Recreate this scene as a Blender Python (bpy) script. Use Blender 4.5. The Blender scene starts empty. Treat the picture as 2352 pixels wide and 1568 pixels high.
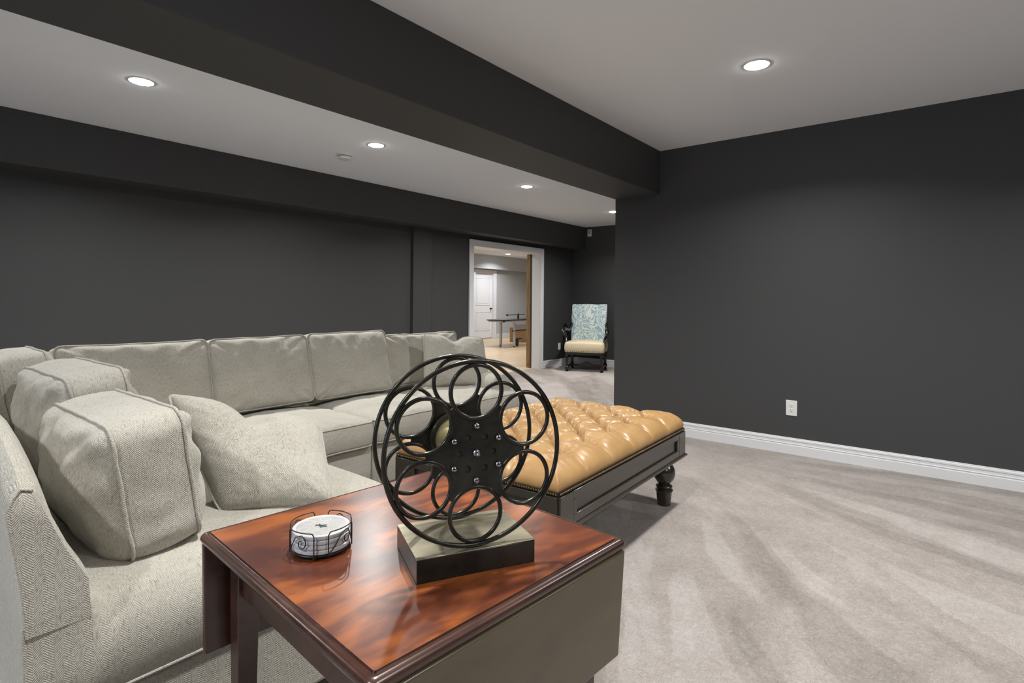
import bpy, math, random
import numpy as np
from mathutils import Vector, Matrix, noise
random.seed(4)
PI = math.pi
S = bpy.context.scene
COL = S.collection

# ------------------------------------------------------------------ camera, light, exposure
YAW, ROLL, HC = math.radians(38.7), math.radians(.487), 1.16
fw = Vector((math.cos(YAW), math.sin(YAW), 0)); rt = Vector((math.sin(YAW), -math.cos(YAW), 0)); up = Vector((0, 0, 1))
cr = rt*math.cos(ROLL) + up*math.sin(ROLL); cu = up*math.cos(ROLL) - rt*math.sin(ROLL)
cd = bpy.data.cameras.new('camera'); cam = bpy.data.objects.new('camera', cd); COL.objects.link(cam)
mw = Matrix.Identity(4)
for i in range(3):
    mw[i][0] = cr[i]; mw[i][1] = cu[i]; mw[i][2] = -fw[i]
mw[2][3] = HC
cam.matrix_world = mw
cd.sensor_width = 36; cd.lens = 36*1266/2352; cd.shift_y = -94.5/2352; cd.clip_start = .02
S.camera = cam
wd = bpy.data.worlds.new('world'); S.world = wd; wd.use_nodes = True
wd.node_tree.nodes['Background'].inputs[0].default_value = (.8, .88, 1, 1)
wd.node_tree.nodes['Background'].inputs[1].default_value = 1.0
S.view_settings.view_transform = 'Standard'; S.view_settings.look = 'None'
S.view_settings.gamma = 1; S.view_settings.use_curve_mapping = False
S.view_settings.exposure = 0.0
LAMP_W = 33.0        # watts of each ceiling downlight
DAY_W = 22.0         # daylight through the window behind the camera

CEIL = 2.5

# ------------------------------------------------------------------ materials
def newmat(name):
    m = bpy.data.materials.new(name); m.use_nodes = True
    nt = m.node_tree; b = nt.nodes['Principled BSDF']
    return m, nt, b
def N(nt, typ, **kw):
    n = nt.nodes.new(typ)
    for k, v in kw.items():
        if k.startswith('i_'):
            key = k[2:]
            key = int(key) if key.isdigit() else key.replace('_', ' ')
            n.inputs[key].default_value = v
        else: setattr(n, k, v)
    return n
def ramp(nt, stops, interp='LINEAR'):
    r = nt.nodes.new('ShaderNodeValToRGB'); r.color_ramp.interpolation = interp
    e = r.color_ramp.elements
    while len(e) > len(stops): e.remove(e[-1])
    while len(e) < len(stops): e.new(.5)
    for el, (p, c) in zip(e, stops): el.position = p; el.color = (*c, 1)
    return r
def simple(name, col, rough=.5, metal=0., bump=0., bscale=200., spec=.5, coat=0., var=0., vscale=3.):
    m, nt, b = newmat(name)
    b.inputs['Base Color'].default_value = (*col, 1); b.inputs['Roughness'].default_value = rough
    b.inputs['Metallic'].default_value = metal; b.inputs['Specular IOR Level'].default_value = spec
    b.inputs['Coat Weight'].default_value = coat; b.inputs['Coat Roughness'].default_value = .08
    tc = N(nt, 'ShaderNodeTexCoord')
    if var:
        n = N(nt, 'ShaderNodeTexNoise', i_Scale=vscale, i_Detail=5.); nt.links.new(tc.outputs['Object'], n.inputs['Vector'])
        r = ramp(nt, [(.3, tuple(c*(1-var) for c in col)), (.7, tuple(min(1, c*(1+var)) for c in col))])
        nt.links.new(n.outputs['Fac'], r.inputs['Fac']); nt.links.new(r.outputs['Color'], b.inputs['Base Color'])
    if bump:
        n = N(nt, 'ShaderNodeTexNoise', i_Scale=bscale, i_Detail=3.); nt.links.new(tc.outputs['Object'], n.inputs['Vector'])
        bp = N(nt, 'ShaderNodeBump', i_Strength=bump, i_Distance=.002)
        nt.links.new(n.outputs['Fac'], bp.inputs['Height']); nt.links.new(bp.outputs['Normal'], b.inputs['Normal'])
    return m
def emit(name, col, s):
    m, nt, b = newmat(name)
    b.inputs['Base Color'].default_value = (*col, 1)
    b.inputs['Emission Color'].default_value = (*col, 1); b.inputs['Emission Strength'].default_value = s
    return m
MT = {}
MT['wall'] = simple('charcoal_wall_paint', (.051, .0515, .053), .62, bump=.08, bscale=350, spec=.35)
MT['ceil'] = simple('ceiling_paint', (.80, .84, .895), .9, bump=.04, bscale=200, spec=.2)
MT['graywall'] = simple('light_gray_wall_paint', (.45, .475, .52), .75, bump=.05, spec=.3)
MT['trim'] = simple('white_trim_paint', (.70, .71, .73), .38, spec=.4)
MT['door'] = simple('white_door_paint', (.76, .79, .85), .4, spec=.4)
MT['plastic'] = simple('white_plastic', (.72, .72, .71), .35)
MT['slot'] = simple('dark_slot', (.03, .03, .03), .6)
MT['black'] = simple('black_metal', (.015, .015, .016), .35)
MT['lens'] = emit('lamp_lens', (1, .985, .96), 60.)
MT['brass'] = simple('antique_brass', (.15, .105, .065), .35, metal=1.)
MT['reel'] = simple('dark_bronze_metal', (.032, .031, .026), .26, metal=.55, bump=.25, bscale=60, var=.5, vscale=18)
MT['bolt'] = simple('polished_steel', (.35, .36, .38), .18, metal=1.)
MT['core'] = simple('gold_patina', (.48, .42, .22), .38, metal=.8, var=.35, vscale=16)
MT['ebony'] = simple('ebonised_wood', (.012, .010, .009), .22, spec=.55)
MT['espresso'] = simple('espresso_wood', (.030, .025, .018), .27, spec=.6, bump=.05, bscale=90, coat=.3)
MT['cream'] = simple('cream_leather', (.66, .56, .38), .45, bump=.1, bscale=120)
MT['silver'] = simple('light_gray_metal', (.45, .46, .48), .35, metal=.3)
MT['card'] = simple('cardboard', (.30, .18, .09), .8)
MT['rubber'] = simple('dark_rubber', (.03, .04, .06), .5)
MT['ceramic'] = simple('white_ceramic', (.52, .53, .55), .22, spec=.5)
MT['inset'] = simple('pale_gray_glaze', (.34, .335, .32), .25, var=.06, vscale=60)
MT['ink'] = simple('charcoal_print', (.05, .055, .05), .5)

def fabric():
    m, nt, b = newmat('herringbone_chenille')
    L = nt.links.new
    tc = N(nt, 'ShaderNodeTexCoord')
    uv = tc.outputs['UV']
    sep = N(nt, 'ShaderNodeSeparateXYZ'); L(uv, sep.inputs[0])
    pp = N(nt, 'ShaderNodeMath', operation='PINGPONG'); pp.inputs[1].default_value = .016; L(sep.outputs['X'], pp.inputs[0])
    ad = N(nt, 'ShaderNodeMath', operation='ADD'); L(pp.outputs[0], ad.inputs[0]); L(sep.outputs['Y'], ad.inputs[1])
    nz = N(nt, 'ShaderNodeTexNoise', i_Scale=120., i_Detail=2.); L(uv, nz.inputs['Vector'])
    mz = N(nt, 'ShaderNodeMath', operation='MULTIPLY'); mz.inputs[1].default_value = .0035; L(nz.outputs['Fac'], mz.inputs[0])
    ad2 = N(nt, 'ShaderNodeMath', operation='ADD'); L(ad.outputs[0], ad2.inputs[0]); L(mz.outputs[0], ad2.inputs[1])
    ml = N(nt, 'ShaderNodeMath', operation='MULTIPLY'); ml.inputs[1].default_value = 2*PI/.0048; L(ad2.outputs[0], ml.inputs[0])
    sn = N(nt, 'ShaderNodeMath', operation='SINE'); L(ml.outputs[0], sn.inputs[0])
    s01 = N(nt, 'ShaderNodeMath', operation='MULTIPLY_ADD'); s01.inputs[1].default_value = .5; s01.inputs[2].default_value = .5; L(sn.outputs[0], s01.inputs[0])
    mp = N(nt, 'ShaderNodeMapping'); mp.inputs['Scale'].default_value = (420, 90, 200); L(uv, mp.inputs[0])
    n2 = N(nt, 'ShaderNodeTexNoise', i_Scale=1., i_Detail=3.); L(mp.outputs[0], n2.inputs['Vector'])
    mx = N(nt, 'ShaderNodeMath', operation='MULTIPLY'); L(s01.outputs[0], mx.inputs[0]); L(n2.outputs['Fac'], mx.inputs[1])
    ad3 = N(nt, 'ShaderNodeMath', operation='ADD'); L(mx.outputs[0], ad3.inputs[0]); L(n2.outputs['Fac'], ad3.inputs[1])
    # slubs and soft tone changes of the chenille
    n3 = N(nt, 'ShaderNodeTexNoise', i_Scale=5., i_Detail=4.); L(tc.outputs['Object'], n3.inputs['Vector'])
    r1 = ramp(nt, [(.25, (.245, .228, .188)), (.55, (.430, .408, .352)), (.9, (.60, .575, .51))]); 
    mm = N(nt, 'ShaderNodeMath', operation='MULTIPLY_ADD'); mm.inputs[1].default_value = .55; L(ad3.outputs[0], mm.inputs[0])
    m4 = N(nt, 'ShaderNodeMath', operation='MULTIPLY'); m4.inputs[1].default_value = .28; L(n3.outputs['Fac'], m4.inputs[0]); L(m4.outputs[0], mm.inputs[2])
    L(mm.outputs[0], r1.inputs['Fac'])
    mp2 = N(nt, 'ShaderNodeMapping'); mp2.inputs['Scale'].default_value = (230, 45, 100); L(uv, mp2.inputs[0])
    n5 = N(nt, 'ShaderNodeTexNoise', i_Scale=1., i_Detail=2.); L(mp2.outputs[0], n5.inputs['Vector'])
    r5 = ramp(nt, [(.30, (.62, .58, .52)), (.40, (1, 1, 1))]); L(n5.outputs['Fac'], r5.inputs['Fac'])
    mc = N(nt, 'ShaderNodeMix', data_type='RGBA', blend_type='MULTIPLY'); mc.inputs[0].default_value = .75
    L(r1.outputs['Color'], mc.inputs[6]); L(r5.outputs['Color'], mc.inputs[7]); L(mc.outputs[2], b.inputs['Base Color'])
    bp = N(nt, 'ShaderNodeBump', i_Strength=.75, i_Distance=.0018); L(ad3.outputs[0], bp.inputs['Height']); L(bp.outputs['Normal'], b.inputs['Normal'])
    b.inputs['Roughness'].default_value = .85; b.inputs['Specular IOR Level'].default_value = .25
    b.inputs['Sheen Weight'].default_value = .25; b.inputs['Sheen Roughness'].default_value = .5
    return m
MT['fabric'] = fabric()

PVX, PVY = 4.35, 2.05
def carpet():
    m, nt, b = newmat('plush_taupe_carpet'); L = nt.links.new
    tc = N(nt, 'ShaderNodeTexCoord'); P = tc.outputs['Object']
    # vacuum tracks: strips of laid pile fanning out from beside the ottoman
    wn = N(nt, 'ShaderNodeTexNoise', i_Scale=1.6, i_Detail=2.); L(P, wn.inputs['Vector'])
    wm = N(nt, 'ShaderNodeVectorMath', operation='MULTIPLY_ADD'); wm.inputs[1].default_value = (.17, .17, 0); L(wn.outputs['Color'], wm.inputs[0]); L(P, wm.inputs[2])
    sp = N(nt, 'ShaderNodeSeparateXYZ'); L(wm.outputs[0], sp.inputs[0])
    dx = N(nt, 'ShaderNodeMath', operation='SUBTRACT'); dx.inputs[1].default_value = PVX; L(sp.outputs[0], dx.inputs[0])
    dy = N(nt, 'ShaderNodeMath', operation='SUBTRACT'); dy.inputs[1].default_value = PVY; L(sp.outputs[1], dy.inputs[0])
    at = N(nt, 'ShaderNodeMath', operation='ARCTAN2'); L(dy.outputs[0], at.inputs[0]); L(dx.outputs[0], at.inputs[1])
    ln = N(nt, 'ShaderNodeVectorMath', operation='LENGTH')
    cb = N(nt, 'ShaderNodeCombineXYZ'); L(dx.outputs[0], cb.inputs[0]); L(dy.outputs[0], cb.inputs[1]); L(cb.outputs[0], ln.inputs[0])
    am = N(nt, 'ShaderNodeMath', operation='MULTIPLY'); am.inputs[1].default_value = 12.; L(at.outputs[0], am.inputs[0])
    lm = N(nt, 'ShaderNodeMath', operation='MULTIPLY'); lm.inputs[1].default_value = .7; L(ln.outputs['Value'], lm.inputs[0])
    c2 = N(nt, 'ShaderNodeCombineXYZ'); L(am.outputs[0], c2.inputs[0]); L(lm.outputs[0], c2.inputs[1])
    sn = N(nt, 'ShaderNodeTexNoise', i_Scale=.8, i_Detail=1.5, i_Roughness=.5); L(c2.outputs[0], sn.inputs['Vector'])
    rs = ramp(nt, [(.43, (0, 0, 0)), (.46, (.42, .42, .42)), (.54, (.52, .52, .52)), (.57, (1, 1, 1))]); L(sn.outputs['Fac'], rs.inputs['Fac'])
    fd = N(nt, 'ShaderNodeMapRange'); fd.inputs['From Min'].default_value = .7; fd.inputs['From Max'].default_value = 1.8; L(ln.outputs['Value'], fd.inputs['Value'])
    rm = N(nt, 'ShaderNodeMix', data_type='FLOAT'); rm.inputs[2].default_value = .5; L(fd.outputs[0], rm.inputs[0]); L(rs.outputs['Color'], rm.inputs[3])
    # patches of brushed pile
    n1 = N(nt, 'ShaderNodeTexNoise', i_Scale=4.5, i_Detail=6., i_Roughness=.65); L(P, n1.inputs['Vector'])
    n2 = N(nt, 'ShaderNodeTexNoise', i_Scale=38., i_Detail=4., i_Roughness=.75, i_Distortion=1.5); L(P, n2.inputs['Vector'])
    n3 = N(nt, 'ShaderNodeTexNoise', i_Scale=150., i_Detail=3., i_Roughness=.7, i_Distortion=2.); L(P, n3.inputs['Vector'])
    def wsum(parts):
        acc = None
        for s, w in parts:
            q = N(nt, 'ShaderNodeMath', operation='MULTIPLY_ADD'); q.inputs[1].default_value = w; L(s, q.inputs[0])
            if acc is None: q.inputs[2].default_value = 0
            else: L(acc, q.inputs[2])
            acc = q.outputs[0]
        return acc
    t = wsum([(rm.outputs[0], .14), (n1.outputs['Fac'], .26), (n2.outputs['Fac'], .34), (n3.outputs['Fac'], .30)])
    rc = ramp(nt, [(.30, (.155, .133, .118)), (.52, (.365, .323, .295)), (.72, (.58, .535, .515))]); L(t, rc.inputs['Fac'])
    L(rc.outputs['Color'], b.inputs['Base Color'])
    hb = wsum([(n3.outputs['Fac'], .8), (n2.outputs['Fac'], .8), (n1.outputs['Fac'], .5)])
    bp = N(nt, 'ShaderNodeBump', i_Strength=.9, i_Distance=.006); L(hb, bp.inputs['Height']); L(bp.outputs['Normal'], b.inputs['Normal'])
    b.inputs['Roughness'].default_value = .95; b.inputs['Specular IOR Level'].default_value = .1
    b.inputs['Sheen Weight'].default_value = .2
    return m
MT['carpet'] = carpet()

def mahogany(name, c0, c1, c2, rough, scale=1.):
    m, nt, b = newmat(name); L = nt.links.new
    tc = N(nt, 'ShaderNodeTexCoord')
    mp = N(nt, 'ShaderNodeMapping'); mp.inputs['Scale'].default_value = (1.8*scale, 4*scale, 4*scale); mp.inputs['Rotation'].default_value = (0, 0, .35); L(tc.outputs['Object'], mp.inputs[0])
    n1 = N(nt, 'ShaderNodeTexNoise', i_Scale=1.5, i_Detail=3., i_Distortion=2.2); L(mp.outputs[0], n1.inputs['Vector'])
    mp2 = N(nt, 'ShaderNodeMapping'); mp2.inputs['Scale'].default_value = (7, 60, 60); mp2.inputs['Rotation'].default_value = (0, 0, .35); L(tc.outputs['Object'], mp2.inputs[0])
    n2 = N(nt, 'ShaderNodeTexNoise', i_Scale=1.5, i_Detail=5., i_Distortion=.6); L(mp2.outputs[0], n2.inputs['Vector'])
    ad = N(nt, 'ShaderNodeMath', operation='MULTIPLY_ADD'); ad.inputs[1].default_value = .16; L(n2.outputs['Fac'], ad.inputs[0]); L(n1.outputs['Fac'], ad.inputs[2])
    r = ramp(nt, [(.38, c0), (.56, c1), (.76, c2)]); L(ad.outputs[0], r.inputs['Fac']); L(r.outputs['Color'], b.inputs['Base Color'])
    b.inputs['Roughness'].default_value = rough; b.inputs['Specular IOR Level'].default_value = .7
    return m
MT['mahog'] = mahogany('figured_mahogany_top', (.050, .012, .006), (.10, .024, .009), (.27, .075, .014), .28)
MT['mahogdark'] = mahogany('dark_mahogany', (.024, .010, .008), (.042, .017, .012), (.065, .027, .018), .26)
MT['leaf'] = mahogany('mahogany_leaf_carpet_sheen', (.078, .060, .033), (.095, .073, .040), (.112, .086, .047), .30)  # olive tone is carpet reflection put into the near leaf's colour

def leather():
    m, nt, b = newmat('tan_leather'); L = nt.links.new
    tc = N(nt, 'ShaderNodeTexCoord')
    n = N(nt, 'ShaderNodeTexNoise', i_Scale=7., i_Detail=4.); L(tc.outputs['Object'], n.inputs['Vector'])
    r = ramp(nt, [(.3, (.36, .205, .080)), (.7, (.46, .28, .118))]); L(n.outputs['Fac'], r.inputs['Fac']); L(r.outputs['Color'], b.inputs['Base Color'])
    v = N(nt, 'ShaderNodeTexVoronoi', i_Scale=380.); L(tc.outputs['Object'], v.inputs['Vector'])
    bp = N(nt, 'ShaderNodeBump', i_Strength=.06, i_Distance=.001); L(v.outputs['Distance'], bp.inputs['Height']); L(bp.outputs['Normal'], b.inputs['Normal'])
    b.inputs['Roughness'].default_value = .36; b.inputs['Specular IOR Level'].default_value = .42
    return m
MT['leather'] = leather()

def damask():
    m, nt, b = newmat('pale_blue_scroll_fabric'); L = nt.links.new
    tc = N(nt, 'ShaderNodeTexCoord')
    n = N(nt, 'ShaderNodeTexNoise', i_Scale=3.0, i_Detail=.6, i_Distortion=3.0); L(tc.outputs['Object'], n.inputs['Vector'])
    w = N(nt, 'ShaderNodeMath', operation='PINGPONG'); w.inputs[1].default_value = .07; L(n.outputs['Fac'], w.inputs[0])
    r = ramp(nt, [(.026, (.25, .38, .44)), (.040, (.60, .64, .60))]); L(w.outputs[0], r.inputs['Fac'])
    L(r.outputs['Color'], b.inputs['Base Color']); b.inputs['Roughness'].default_value = .8
    return m
MT['damask'] = damask()

def planks():
    m, nt, b = newmat('pale_oak_planks'); L = nt.links.new
    tc = N(nt, 'ShaderNodeTexCoord')
    br = N(nt, 'ShaderNodeTexBrick', i_Scale=1.); br.inputs['Brick Width'].default_value = 1.2; br.inputs['Row Height'].default_value = .13
    br.inputs['Mortar Size'].default_value = .002; br.inputs['Color1'].default_value = (.56, .42, .27, 1); br.inputs['Color2'].default_value = (.64, .50, .34, 1); br.inputs['Mortar'].default_value = (.3, .2, .12, 1)
    L(tc.outputs['Object'], br.inputs['Vector'])
    mp = N(nt, 'ShaderNodeMapping'); mp.inputs['Scale'].default_value = (2, 30, 1); L(tc.outputs['Object'], mp.inputs[0])
    n = N(nt, 'ShaderNodeTexNoise', i_Scale=2., i_Detail=4.); L(mp.outputs[0], n.inputs['Vector'])
    r = ramp(nt, [(.3, (.8, .8, .8)), (.7, (1.1, 1.1, 1.1))]); L(n.outputs['Fac'], r.inputs['Fac'])
    mc = N(nt, 'ShaderNodeMix', data_type='RGBA', blend_type='MULTIPLY'); mc.inputs[0].default_value = 1.
    L(br.outputs['Color'], mc.inputs[6]); L(r.outputs['Color'], mc.inputs[7]); L(mc.outputs[2], b.inputs['Base Color'])
    b.inputs['Roughness'].default_value = .3
    return m
MT['planks'] = planks()
def rawwood():
    m, nt, b = newmat('raw_pine'); L = nt.links.new
    tc = N(nt, 'ShaderNodeTexCoord')
    mp = N(nt, 'ShaderNodeMapping'); mp.inputs['Scale'].default_value = (20, 20, 1.5); L(tc.outputs['Object'], mp.inputs[0])
    n = N(nt, 'ShaderNodeTexNoise', i_Scale=2., i_Detail=4., i_Distortion=.6); L(mp.outputs[0], n.inputs['Vector'])
    r = ramp(nt, [(.3, (.14, .075, .022)), (.7, (.30, .18, .06))]); L(n.outputs['Fac'], r.inputs['Fac']); L(r.outputs['Color'], b.inputs['Base Color'])
    b.inputs['Roughness'].default_value = .6
    return m
MT['pine'] = rawwood()
def lit_patina():  # bronze patina, paler to carry the ceiling sheen on the block's top
    m, nt, b = newmat('bronze_patina_lit_top'); L = nt.links.new
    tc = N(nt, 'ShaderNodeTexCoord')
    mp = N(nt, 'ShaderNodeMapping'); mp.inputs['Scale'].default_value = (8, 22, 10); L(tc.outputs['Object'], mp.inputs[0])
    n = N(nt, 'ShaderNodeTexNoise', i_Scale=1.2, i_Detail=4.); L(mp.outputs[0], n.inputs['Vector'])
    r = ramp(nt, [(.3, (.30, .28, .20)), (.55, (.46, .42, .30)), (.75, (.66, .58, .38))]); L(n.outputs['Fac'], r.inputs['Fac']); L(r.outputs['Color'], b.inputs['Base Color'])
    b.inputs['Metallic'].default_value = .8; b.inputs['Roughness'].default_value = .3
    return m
MT['lit_patina'] = lit_patina()

# ------------------------------------------------------------------ mesh helpers
class MB:
    def __init__(s): s.v = []; s.f = []
    def add(s, vs, fs, M=None):
        o = len(s.v)
        for p in vs:
            p = Vector(p)
            s.v.append(M @ p if M else p)
        s.f += [tuple(i+o for i in f) for f in fs]
        return s
    def box(s, x0, x1, y0, y1, z0, z1, M=None):
        vs = [(x, y, z) for z in (z0, z1) for y in (y0, y1) for x in (x0, x1)]
        return s.add(vs, [(0, 2, 3, 1), (4, 5, 7, 6), (0, 1, 5, 4), (1, 3, 7, 5), (3, 2, 6, 7), (2, 0, 4, 6)], M)
    def lathe(s, prof, n=24, M=None, cap=True):
        vs = []; fs = []
        for r, z in prof:
            for k in range(n): a = 2*PI*k/n; vs.append((r*math.cos(a), r*math.sin(a), z))
        for i in range(len(prof)-1):
            for k in range(n):
                a, b = i*n+k, i*n+(k+1) % n
                fs.append((a, b, b+n, a+n))
        if cap:
            fs.append(tuple(range(n))[::-1]); o = (len(prof)-1)*n; fs.append(tuple(range(o, o+n)))
        return s.add(vs, fs, M)
    def tube(s, pts, r, n=10, closed=False, M=None, cap=True):
        pts = [Vector(p) for p in pts]; m = len(pts); vs = []; fs = []
        rr = r if hasattr(r, '__len__') else [r]*m
        prev = None
        for i, p in enumerate(pts):
            a = pts[(i-1) % m] if (closed or i > 0) else p
            c = pts[(i+1) % m] if (closed or i < m-1) else p
            t = (c-a).normalized()
            if prev is None:
                ref = Vector((0, 0, 1)) if abs(t.z) < .9 else Vector((1, 0, 0))
                u = t.cross(ref).normalized()
            else:
                u = (prev - t*prev.dot(t)).normalized()
            prev = u; w = t.cross(u)
            for k in range(n):
                q = 2*PI*k/n; vs.append(p + (u*math.cos(q)+w*math.sin(q))*rr[i])
        for i in range(m if closed else m-1):
            for k in range(n):
                a = i*n+k; b = i*n+(k+1) % n; c = ((i+1) % m)*n+(k+1) % n; d = ((i+1) % m)*n+k
                fs.append((a, b, c, d))
        if cap and not closed:
            fs.append(tuple(range(n))[::-1]); o = (m-1)*n; fs.append(tuple(range(o, o+n)))
        return s.add(vs, fs, M)
    def extrude(s, poly, axis, a0, a1, M=None):
        """poly: list of 2D points; axis 'x': poly=(y,z); 'y': poly=(x,z); 'z': poly=(x,y)"""
        n = len(poly); vs = []
        for a in (a0, a1):
            for p, q in poly:
                vs.append({'x': (a, p, q), 'y': (p, a, q), 'z': (p, q, a)}[axis])
        fs = [(i, (i+1) % n, n+(i+1) % n, n+i) for i in range(n)] + [tuple(range(n))[::-1], tuple(range(n, 2*n))]
        return s.add(vs, fs, M)
    def build(s, name, mat, parent=None, smooth=True, bevel=0., seg=2, world=False, angle=40, normals=True):
        vs = s.v
        if world and parent is not None:
            off = Vector(parent.location); vs = [v-off for v in vs]
        me = bpy.data.meshes.new(name); me.from_pydata([tuple(v) for v in vs], [], s.f)
        import bmesh
        if normals:
            bm = bmesh.new(); bm.from_mesh(me); bmesh.ops.recalc_face_normals(bm, faces=bm.faces); bm.to_mesh(me); bm.free()
        box_uv(me)
        o = bpy.data.objects.new(name, me); COL.objects.link(o)
        me.materials.append(mat)
        if parent is not None: o.parent = parent
        if bevel:
            b = o.modifiers.new('bevel', 'BEVEL'); b.width = bevel; b.segments = seg; b.limit_method = 'ANGLE'; b.angle_limit = math.radians(35)
        if smooth:
            me.polygons.foreach_set('use_smooth', [True]*len(me.polygons))
            me.update()
            sharp(me, angle)
        return o
def sharp(me, ang):
    try: me.set_sharp_from_angle(angle=math.radians(ang))
    except Exception: pass
def box_uv(me):
    uvl = me.uv_layers.new(name='UVMap')
    nl = len(me.loops); vi = np.empty(nl, np.int32); me.loops.foreach_get('vertex_index', vi)
    co = np.empty(len(me.vertices)*3); me.vertices.foreach_get('co', co); co = co.reshape(-1, 3)
    nr = np.empty(len(me.polygons)*3); me.polygons.foreach_get('normal', nr); nr = nr.reshape(-1, 3)
    tot = np.empty(len(me.polygons), np.int32); me.polygons.foreach_get('loop_total', tot)
    pn = np.repeat(nr, tot, axis=0); c = co[vi]; a = np.abs(pn).argmax(1)
    uv = np.where((a == 0)[:, None], c[:, [1, 2]], np.where((a == 1)[:, None], c[:, [0, 2]], c[:, [0, 1]]))
    uvl.data.foreach_set('uv', uv.astype(np.float32).ravel())
def tag(o, label, cat, group=None):
    o['label'] = label; o['category'] = cat
    if group: o['group'] = group
    return o
def thing(name, label, cat, loc=(0, 0, 0), rz=0, group=None):
    o = bpy.data.objects.new(name, None); COL.objects.link(o); o.location = loc; o.rotation_euler = (0, 0, rz)
    o.empty_display_size = .1
    return tag(o, label, cat, group)
def struct(o): o['kind'] = 'structure'; return o
def sbox(name, mat, *b, bevel=0., parent=None):
    o = MB().box(*b).build(name, mat, parent, smooth=bool(bevel), bevel=bevel)
    return struct(o)
def copy_tree(o, parent=None):
    c = o.copy(); COL.objects.link(c)
    if parent is not None: c.parent = parent
    for ch in o.children: copy_tree(ch, c)
    return c
def ML(x, y, z): return Matrix.Translation((x, y, z))
def RX(a): return Matrix.Rotation(a, 4, 'X')
def RY(a): return Matrix.Rotation(a, 4, 'Y')
def RZ(a): return Matrix.Rotation(a, 4, 'Z')

# ------------------------------------------------------------------ room shell
XR, XB, YL, YF = 4.653, 8.69, 5.5, 11.0
XW, YB = -2.6, -3.2                      # walls behind / left of the camera
DX0, DX1, DZ = 5.946, 7.612, 1.965       # wide opening in the left wall
sbox('floor', MT['carpet'], XW, XB+.2, YB, YL+.10, -.08, 0)
sbox('floor.001', MT['planks'], 4.5, 17, YL+.10, YF+.2, -.085, -.002)
sbox('ceiling', MT['ceil'], XW-.1, XB+.2, YB-.1, YL+.30, CEIL, CEIL+.1)
sbox('ceiling.001', MT['ceil'], 4.5, 17, YL+.30, YF+.2, CEIL, CEIL+.1)
m = MB(); m.box(XW, DX0, YL, YL+.26, 0, CEIL); m.box(DX1, XB+.15, YL, YL+.26, 0, CEIL); m.box(DX0, DX1, YL, YL+.26, DZ+.02, CEIL)
struct(m.build('wall_left', MT['wall'], smooth=False))
sbox('wall_right', MT['wall'], XR, XR+.16, YB, 2.489, 0, CEIL)
sbox('wall_far', MT['wall'], XB, XB+.15, .5, YL, 0, CEIL)
sbox('wall_alcove', MT['wall'], XR+.16, XB, .35, .5, 0, CEIL)
# wall behind the camera with its window
wy0, wy1, wz0, wz1 = .2, 2.2, .95, 2.05
m = MB(); m.box(XW-.12, XW, YB, wy0, 0, CEIL); m.box(XW-.12, XW, wy1, YL+.1, 0, CEIL); m.box(XW-.12, XW, wy0, wy1, 0, wz0); m.box(XW-.12, XW, wy0, wy1, wz1, CEIL)
struct(m.build('wall_rear', MT['wall'], smooth=False))
sbox('wall_near', MT['wall'], XW, XR+.16, YB-.12, YB, 0, CEIL)
m = MB()
for a, b_, c, d in ((wy0, wy0+.05, wz0, wz1), (wy1-.05, wy1, wz0, wz1), (wy0, wy1, wz0, wz0+.05), (wy0, wy1, wz1-.05, wz1), (1.175, 1.225, wz0, wz1)):
    m.box(XW-.10, XW-.04, a, b_, c, d)
struct(m.build('window_1', MT['trim'], smooth=False))
# boxed beam and soffit
sbox('trim_1', MT['wall'], XW, XR, 2.047, 2.489, 2.115, CEIL, bevel=.006)
sbox('trim_2', MT['wall'], XW, XB, 5.25, YL, 2.108, CEIL, bevel=.006)
# shallow box-out on the left wall
sbox('trim_3', MT['wall'], 4.765, 5.085, YL-.045, YL, 0, 2.108, bevel=.003)

BASE = [(0, 0), (.016, 0), (.016, .066), (.0125, .069), (.0125, .074), (.015, .077), (.015, .080), (.011, .083), (.011, .099), (.0135, .102), (.0135, .112), (.008, .117), (.008, .122), (0, .124)]
def baseboard(name, axis, a0, a1, pos, side, prof=BASE, mat='trim'):
    m = MB()
    pl = [(pos+side*d, z) for d, z in prof]
    m.extrude(pl, axis, a0, a1)
    return struct(m.build(name, MT[mat], smooth=False))
baseboard('baseboard_right', 'y', YB, 2.489, XR, -1)
baseboard('baseboard_far', 'y', .5, YL, XB, -1)
baseboard('baseboard_left', 'x', DX1+.105, XB, YL, -1)
baseboard('baseboard_left.001', 'x', XW, DX0-.095, YL-0.0, -1)
baseboard('baseboard_near', 'x', XW, XR, YB, 1)
baseboard('baseboard_rear', 'y', YB, YL, XW, 1)

# casing of the wide opening, and its jambs (the right one holds a pocket-door slot)
cw = .088
m = MB()
def casing(m, x0, x1, z1, y, w=cw, t=.018):
    for a, b_ in ((x0-w, x0), (x1, x1+w)):
        m.box(a, b_, y-t, y, 0, z1)
    m.box(x0-w, x1+w, y-t, y, z1, z1+w)
    m.box(x0-w-.004, x0-w+.016, y-t-.006, y-t, 0, z1+w-.016); m.box(x1+w-.016, x1+w+.004, y-t-.006, y-t, 0, z1+w-.016); m.box(x0-w-.004, x1+w+.004, y-t-.006, y-t, z1+w-.016, z1+w+.004)
casing(m, DX0, DX1, DZ-.012, YL)
struct(m.build('trim_4', MT['trim'], smooth=False))
m = MB(); m.box(DX0-.015, DX0+.01, YL, YL+.27, 0, DZ); m.box(DX0, DX1+.015, YL, YL+.27, DZ-.014, DZ+.02)
m.box(DX1-.006, DX1+.02, YL-.002, YL+.155, 0, DZ)
struct(m.build('trim_5', MT['trim'], smooth=False))
m = MB(); m.box(DX1+.03, DX1+.04, YL+.155, YL+.205, 0, DZ)
struct(m.build('trim_6', MT['slot'], smooth=False))
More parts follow.
